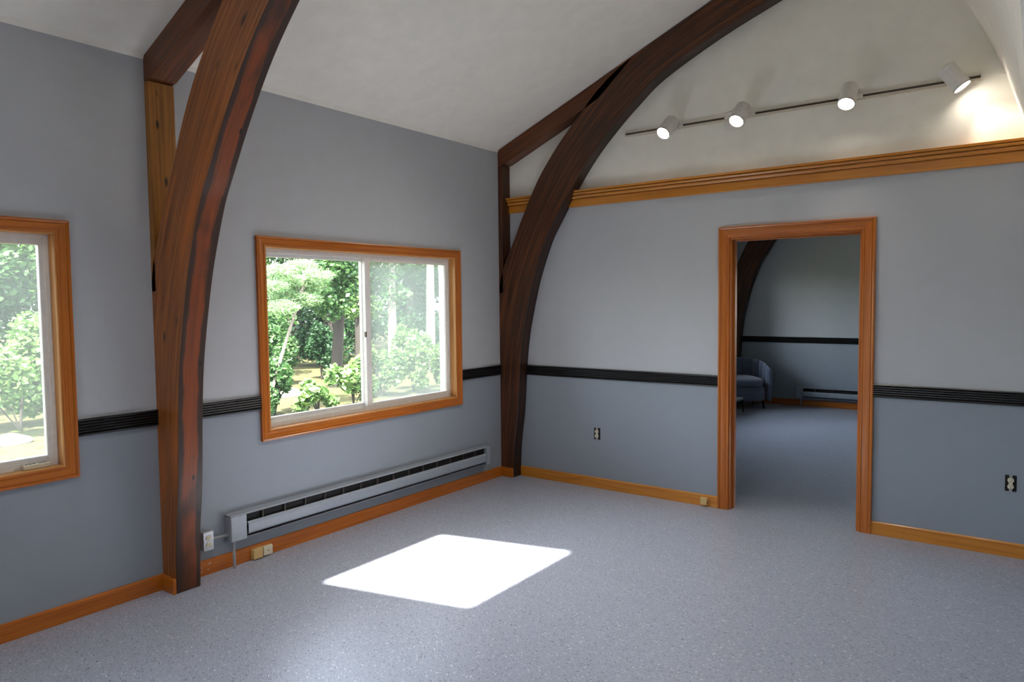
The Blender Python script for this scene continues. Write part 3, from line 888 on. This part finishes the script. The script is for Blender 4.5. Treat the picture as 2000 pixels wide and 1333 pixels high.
M['glow'] = lamp_mat()
HEADS = [((1.637, -0.150, 2.880), (-0.175, -0.69, -0.70), 'spotlight nearest the corner beam on the track, first from left', 1),
         ((2.182, -0.150, 2.888), (-0.12, -0.65, -0.75), 'spotlight in front of the white feed box, second from left', 1),
         ((2.882, -0.140, 2.895), (-0.03, -0.58, -0.815), 'spotlight third from left on the track above the doorway', 1),
         ((3.464, -0.120, 2.905), (0.55, 0.0, -0.80), 'rightmost spotlight on the track, tilted toward the right slope', 0.2)]
SPOT_W = 14.0
for c, d, lab, e in HEADS:
    d = Vector(d).normalized()
    r = tag(empty('track_spotlight', c), lab, 'spotlight', 'track spotlights')
    q = d.to_track_quat('-Z', 'Y')
    r.rotation_mode = 'QUATERNION'; r.rotation_quaternion = q
    R, Lh = 0.053, 0.080
    body = [(0.0, Lh), (R * 0.80, Lh), (R * 0.97, Lh - 0.008), (R, Lh - 0.02), (R, -Lh), (R * 0.95, -Lh), (R * 0.93, -Lh + 0.004), (R * 0.93, -Lh + 0.03), (0.0, -Lh + 0.03)]
    bo = MB().lathe(body, 40).build('shade', M['whitepl'], r, smooth=True, angle=40)
    ri = MB().lathe([(R * 0.92, -Lh - 0.001), (R * 1.01, -Lh - 0.001), (R * 1.01, -Lh + 0.003), (R * 0.92, -Lh + 0.003), (R * 0.92, -Lh - 0.001)], 40).build('rim', M['latch'], bo)
    MB().lathe([(0.0, -Lh + 0.004), (R * 0.5, -Lh + 0.003), (R * 0.91, -Lh + 0.010)], 40).build('lamp', M['glow'], r, smooth=True)
    # knuckle and stem back to the track, in the head's own frame
    back = q.inverted() @ (Vector((c[0] + (0.035 if d.x < 0.3 else 0.0), -0.0285, TZ)) - Vector(c))
    side = back.copy(); side.z = 0; side = side.normalized() * R
    MB().tube([side * 0.9, back], 0.011, 12).build('arm', M['whitepl'], r, smooth=True)
    MB().tube([side * 0.85 + Vector((0, 0, -0.02)), side * 1.18 + Vector((0, 0, -0.02))], 0.014, 12).build('knuckle', M['whitepl'], r, smooth=True)
    w = bpy.data.lights.new('spot_light', 'SPOT'); w.energy = SPOT_W * e; w.spot_size = math.radians(124 if e == 1 else 84); w.spot_blend = 0.9 if e == 1 else 0.6; w.color = (1, 0.89, 0.75); w.shadow_soft_size = 0.035
    wo_ = bpy.data.objects.new('spot_light', w); col.objects.link(wo_); wo_.parent = r; wo_.location = (0, 0, -Lh - 0.004)
    # adapter on the track
    a = MB(); b0 = Vector((c[0] + (0.035 if d.x < 0.3 else 0.0), 0, TZ))
    ad = box('track_adapter', (-0.03, -0.030, -0.013), (0.03, -0.0205, 0.013), M['whitepl'], r, bevel=0.002)
    ad.matrix_parent_inverse = (Matrix.Translation(Vector(c)) @ q.to_matrix().to_4x4()).inverted()
    ad.location = b0

# ------------------------------------------------------------------ next room: armchair and low table
ac = tag(empty('armchair', (0.40, 5.19, 0), math.radians(36)), 'slate blue velvet tub armchair with channelled back in the next room', 'armchair')
# local: faces -y
def tub(n=96):
    """U-shaped shell: straight arms, round back; its inner face is stitched into upright channels"""
    RB, AL, TK = 0.30, 0.27, 0.055           # inner radius of the back, arm length, wall thickness
    arc = math.pi * RB
    tot = arc + 2 * AL
    rings = []
    for k in range(n + 1):
        s_ = tot * k / n
        if s_ < AL: c, nn, q = (-RB, -AL + s_), (-1.0, 0.0), (AL - s_) / AL
        elif s_ > AL + arc: c, nn, q = (RB, -(s_ - AL - arc)), (1.0, 0.0), (s_ - AL - arc) / AL
        else:
            th = math.pi - (s_ - AL) / RB
            c, nn, q = (RB * math.cos(th), RB * math.sin(th)), (math.cos(th), math.sin(th)), 0.0
        d = abs(k / n - 0.5) * 2
        top = 0.575 + 0.125 * max(0.0, math.cos(d * math.pi * 0.5)) ** 0.9
        ch = abs(math.sin(math.pi * 12 * k / n)) ** 0.4
        P = lambda off, z: (c[0] + nn[0] * off, c[1] + nn[1] * off, z)
        gi = 0.034 - 0.038 * ch
        rings.append([P(TK, 0.11), P(TK + 0.008, 0.16), P(TK + 0.012, top - 0.05), P(TK, top - 0.012), P(TK * 0.6, top), P(gi * 0.5 + 0.02, top - 0.002), P(gi, top - 0.022), P(gi - 0.004, top - 0.07), P(gi, 0.38), P(0.024, 0.11)])
    return MB().loft(rings).build('back', M['velvet'], ac, smooth=True, angle=70)
tub()
def rounded(name, cx, cy, rx, ry, z0, z1, e, mat, n=40, crown=0.02):
    rings = []
    for t, zz in ((0.93, z0), (0.99, z0 + 0.02), (1.0, (z0 + z1) / 2), (0.985, z1 - 0.025), (0.93, z1 - 0.005), (0.6, z1 + crown * 0.7), (0.05, z1 + crown)):
        ring = []
        for k in range(n):
            a = 2 * math.pi * k / n
            ca, sa = math.cos(a), math.sin(a)
            ring.append((cx + rx * t * math.copysign(abs(ca) ** e, ca), cy + ry * t * math.copysign(abs(sa) ** e, sa), zz))
        rings.append(ring)
    return MB().loft(rings).build(name, mat, ac, smooth=True, angle=60)
rounded('seat_base', 0, -0.005, 0.29, 0.285, 0.11, 0.32, 0.4, M['velvet'], crown=0.0)
rounded('seat_cushion', 0, -0.03, 0.268, 0.285, 0.325, 0.43, 0.5, M['velvet'], crown=0.03)
for sx in (-1, 1):
    for sy in (-1, 1):
        MB().tube([(sx * 0.25, sy * 0.22, 0.115), (sx * 0.262, sy * 0.235, 0.0)], [0.022, 0.014], 10).build('leg', M['black'], ac)

tb = tag(empty('low_table', (0.29, 4.48, 0)), 'low flat topped table with thin black legs before the armchair', 'table')
box('table_top', (-0.33, -0.24, 0.178), (0.33, 0.20, 0.205), M['velvet'], tb, bevel=0.006)
box('apron', (-0.30, -0.21, 0.150), (0.30, 0.17, 0.178), M['black'], tb)
for sx, sy in ((-1, -0.22), (1, -0.22), (-1, 0.165), (1, 0.165)):
    MB().tube([(sx * 0.31, sy, 0.18), (sx * 0.335, sy, 0)], 0.009, 10).build('leg', M['black'], tb)

# ------------------------------------------------------------------ outdoors
GZ = -0.6
o = MB()
rng = np.random.default_rng(7)
o.face([(-60, -40, GZ), (-0.4, -40, GZ), (-0.4, 60, GZ), (-60, 60, GZ)])
tag(o.build('ground', M['ground']), 'leaf strewn woodland ground outside the windows', 'ground', kind='structure')


def leaves(name, blobs, n, size, mat, parent, needle=False, flat=0.5):
    """many small leaf blades spread over the shells of ellipsoid clumps, as one mesh"""
    vol = np.array([b[1][0] * b[1][1] * b[1][2] for b in blobs]) ** 0.67
    cnt = np.maximum(3, (n * vol / vol.sum()).astype(int))
    C = []
    for (c, r), k in zip(blobs, cnt):
        p = rng.normal(size=(k, 3)); p /= np.linalg.norm(p, axis=1)[:, None]
        p *= (rng.random(k) ** 0.45)[:, None]
        C.append(np.array(c) + p * np.array(r))
    C = np.concatenate(C); N = len(C)
    a = rng.normal(size=(N, 3)); a[:, 2] *= flat; a /= np.linalg.norm(a, axis=1)[:, None]
    b = rng.normal(size=(N, 3)); b[:, 2] *= flat; b -= (b * a).sum(1)[:, None] * a; b /= np.linalg.norm(b, axis=1)[:, None]
    s = size * (0.6 + 0.8 * rng.random(N))[:, None]
    wd = 0.06 if needle else 0.36
    nn = np.cross(a, b)
    V = np.stack([C - a * s * 0.5, C + b * s * wd + nn * s * 0.06, C + a * s * 0.55, C - b * s * wd + nn * s * 0.06], 1).reshape(-1, 3)
    me = bpy.data.meshes.new(name)
    me.vertices.add(N * 4); me.vertices.foreach_set('co', V.ravel())
    me.loops.add(N * 4); me.loops.foreach_set('vertex_index', np.arange(N * 4))
    me.polygons.add(N); me.polygons.foreach_set('loop_start', np.arange(N) * 4); me.polygons.foreach_set('loop_total', np.full(N, 4))
    me.materials.append(mat); me.update(); me.validate()
    ob = bpy.data.objects.new(name, me); col.objects.link(ob); ob.parent = parent
    ob['kind'] = 'stuff'
    return ob


def tree(base, height, rad, lean, blobs, n, size, mat, bark, label, name='tree', cat='tree', group='trees outside the windows', branches=4, needle=False):
    r = tag(empty(name, base), label, cat, group)
    B = Vector(base)
    top = Vector((lean[0], lean[1], height))
    pts = [Vector((0, 0, -0.05)), top * 0.3 + Vector((0.03, -0.04, 0)), top * 0.65, top]
    MB().tube(pts, [rad * 1.2, rad, rad * 0.75, rad * 0.35], 10).build('trunk', bark, r, smooth=True)
    bl = [((Vector(c) - B)[:], rr) for c, rr in blobs]
    pick = bl[:branches]
    for c, rr in pick:
        t = min(0.95, max(0.2, (c[2] - 0.4) / max(height, 0.5)))
        st = top * t
        MB().tube([st, (st + Vector(c)) / 2 + Vector((0, 0, 0.12)), Vector(c)], [rad * 0.35, rad * 0.22, rad * 0.08], 6).build('branch', bark, r, smooth=True)
    leaves('foliage', bl, n, size, mat, r, needle)
    return r


def blobs_around(c, spread, count, r0, r1, squash=0.75):
    out = []
    for k in range(count):
        p = np.array(c) + (rng.random(3) - 0.5) * 2 * np.array(spread)
        rr = r0 + (r1 - r0) * rng.random()
        out.append((tuple(p), (rr, rr, rr * squash)))
    return out


g = lambda u, v: at(u, v, z=GZ)
# background woodland: rows of full trees
ORD = ['first', 'second', 'third', 'fourth', 'fifth', 'sixth', 'seventh', 'eighth', 'ninth']
for row, (x0, ya, step, cnt) in enumerate(((-15.5, -4.0, 3.7, 6), (-19.8, -3.0, 3.8, 7), (-24.5, -2.0, 4.2, 8))):
    for i in range(cnt):
        xx, yy = x0 + (rng.random() - 0.5) * 0.6, ya + i * step + (rng.random() - 0.5) * 0.4
        bl = blobs_around((xx, yy, 2.0), (0.9, 0.95, 2.4), 12, 0.7, 1.0) + blobs_around((xx, yy, 6.3), (0.9, 0.9, 1.8), 6, 0.8, 1.1)
        tree((xx, yy, GZ), 8.0, 0.16 + 0.08 * rng.random(), (rng.normal() * 0.2, rng.normal() * 0.2), bl, 9500, 0.155, M['leaf_dark'] if (i + row) % 3 else M['leaf_mid'], M['bark'],
             '%s tree from the left in the %s row of background woodland' % (ORD[i], ('nearest', 'middle', 'farthest')[row]), name='woodland_tree', group='woodland trees in the distance', branches=3)

# trees that can be told apart through the middle window
b = g(655, 757); b2 = Vector((b.x, b.y, GZ))
tp = at(663, 630, x=b.x)
tree(b2, 6.5, 0.13, (0.0, (tp.y - b.y) / (tp.z - GZ) * 6.5), [(tuple(at(u, v, x=b.x + 0.5)), (0.42, 0.45, 0.36)) for u, v in ((640, 530), (668, 520), (622, 575), (672, 572), (648, 600), (690, 545), (655, 490))], 4200, 0.11, M['leaf_mid'], M['bark'], 'dark leaning trunk seen through the left pane of the middle window', branches=4)
b = g(704, 738); tree((b.x, b.y, GZ), 7.0, 0.11, (0.1, -0.1), blobs_around((b.x, b.y, 2.6), (0.3, 0.3, 1.3), 9, 0.4, 0.6), 3800, 0.12, M['leaf_light'], M['bark'], 'light green tree behind the meeting rail of the middle window', branches=5)
# pine bough with a thin leaning stem
b = at(550, 700, x=-8.0); tp = at(584, 588, x=-8.0)
k = (4.2 - 0.0) / (tp.z - b.z)
root = Vector((-8.0, b.y + (GZ - b.z) * (tp.y - b.y) / (tp.z - b.z), GZ))
lean_y = (tp.y - b.y) / (tp.z - b.z) * 4.0
bough = [at(u, v, x=-8.0 - q) for u, v, q in ((545, 530, 0.0), (575, 550, 0.2), (605, 560, 0.1), (620, 540, -0.2), (560, 580, 0.2), (530, 560, 0.0), (590, 520, 0.4), (550, 600, -0.2), (600, 585, 0.0))]
tree(root, 4.0, 0.032, (0.0, lean_y), [((p.x, p.y, p.z), (0.34, 0.36, 0.15)) for p in bough], 7000, 0.13, M['needle'], M['bark_mid'], 'young pale pine with bright boughs at the left of the middle window', name='pine_tree', branches=9, needle=True)
# right pane: birch and a pale trunk
b = g(842, 725); tree((b.x, b.y, GZ), 7.5, 0.13, (0.1, 0.0), blobs_around((b.x, b.y, 4.6), (0.5, 0.5, 1.0), 8, 0.45, 0.7), 3000, 0.14, M['leaf_light'], M['bark_pale'], 'white barked birch seen through the right hazy pane', name='birch_tree')
b = g(768, 735); tree((b.x, b.y, GZ), 7.0, 0.12, (0.05, 0.0), blobs_around((b.x, b.y, 3.2), (0.25, 0.25, 1.4), 9, 0.4, 0.6), 3200, 0.13, M['leaf_mid'], M['bark_pale'], 'pale trunked tree left of the birch in the hazy pane')
# tree in the left window
b = at(-70, 600, x=-12.9)
tree((-12.9, b.y, GZ), 6.5, 0.12, (0.1, 0.1), [(tuple(at(u, v, x=-12.7 + q)), (0.55, 0.55, 0.42)) for u, v, q in ((-60, 500, 0), (-20, 520, .3), (20, 500, 0), (60, 515, .2), (95, 500, 0), (-40, 580, .2), (0, 585, -.2), (45, 570, .1), (85, 580, 0), (-60, 650, 0), (30, 640, -.3), (75, 650, -.3), (10, 440, 0), (60, 430, .2))], 9000, 0.12, M['leaf_mid'], M['bark'], 'mid green tree seen through the left window')


def shrub(u, v, rad, h, n, size, mat, label, dx=0.0):
    b = g(u, v); base = (b.x + dx, b.y, GZ)
    r = tag(empty('shrub', base), label, 'shrub', 'shrubs outside the windows')
    bl = []
    for k in range(9):
        a = rng.random() * 6.28; q = rad * math.sqrt(rng.random())
        bl.append(((q * math.cos(a), q * math.sin(a), h * (0.25 + 0.65 * rng.random())), (rad * 0.45, rad * 0.45, h * 0.24)))
    for c, rr in bl[:5]:
        MB().tube([(0, 0, 0), (c[0] * 0.4, c[1] * 0.4, c[2] * 0.6), c], [0.018, 0.012, 0.006], 6).build('stem', M['bark'], r)
    leaves('foliage', bl, n, size, mat, r)


shrub(622, 812, 0.36, 0.62, 900, 0.12, M['leaf_light'], 'bright maple shrub low in the left pane of the middle window')
shrub(692, 800, 0.42, 1.05, 1300, 0.12, M['leaf_light'], 'bright shrub beside the meeting rail of the middle window')
shrub(537, 812, 0.34, 1.1, 2200, 0.10, M['leaf_mid'], 'low green shrub at the bottom left of the middle window')
shrub(548, 752, 0.55, 1.5, 3200, 0.10, M['leaf_mid'], 'round green shrub behind the rock in the left pane')
shrub(628, 742, 0.5, 1.5, 3000, 0.10, M['leaf_dark'], 'dark low shrub beside the leaning trunk')
shrub(748, 775, 0.42, 1.3, 2200, 0.10, M['leaf_light'], 'pale bush at the lower left of the hazy pane')
shrub(808, 765, 0.48, 1.55, 2800, 0.10, M['leaf_light'], 'large pale bush in the middle of the hazy pane')
shrub(872, 768, 0.34, 1.2, 2200, 0.10, M['leaf_light'], 'pale bush at the lower right of the hazy pane')
shrub(40, 842, 0.95, 2.0, 9000, 0.11, M['leaf_light'], 'tall bright bush filling the left window')


def rock(u, v, s, label):
    b = g(u, v)
    bm = bmesh.new(); bmesh.ops.create_icosphere(bm, subdivisions=3, radius=1)
    for vv in bm.verts:
        k = 1 + 0.18 * math.sin(vv.co.x * 3.1 + u) * math.cos(vv.co.y * 2.7) + 0.1 * math.sin(vv.co.z * 5 + vv.co.x * 4)
        vv.co = Vector((vv.co.x * s * 1.2, vv.co.y * s * 1.6, vv.co.z * s * 0.7)) * k
    me = bpy.data.meshes.new('boulder'); bm.to_mesh(me); bm.free()
    me.polygons.foreach_set('use_smooth', [True] * len(me.polygons)); me.materials.append(M['rock'])
    ob = bpy.data.objects.new('boulder', me); col.objects.link(ob); ob.location = (b.x, b.y, GZ + s * 0.25)
    tag(ob, label, 'rock', 'rocks outside the windows')


rock(562, 775, 0.22, 'flat grey rock on the ground in the left pane of the middle window')
rock(22, 868, 0.16, 'pale rock on the ground seen through the left window')
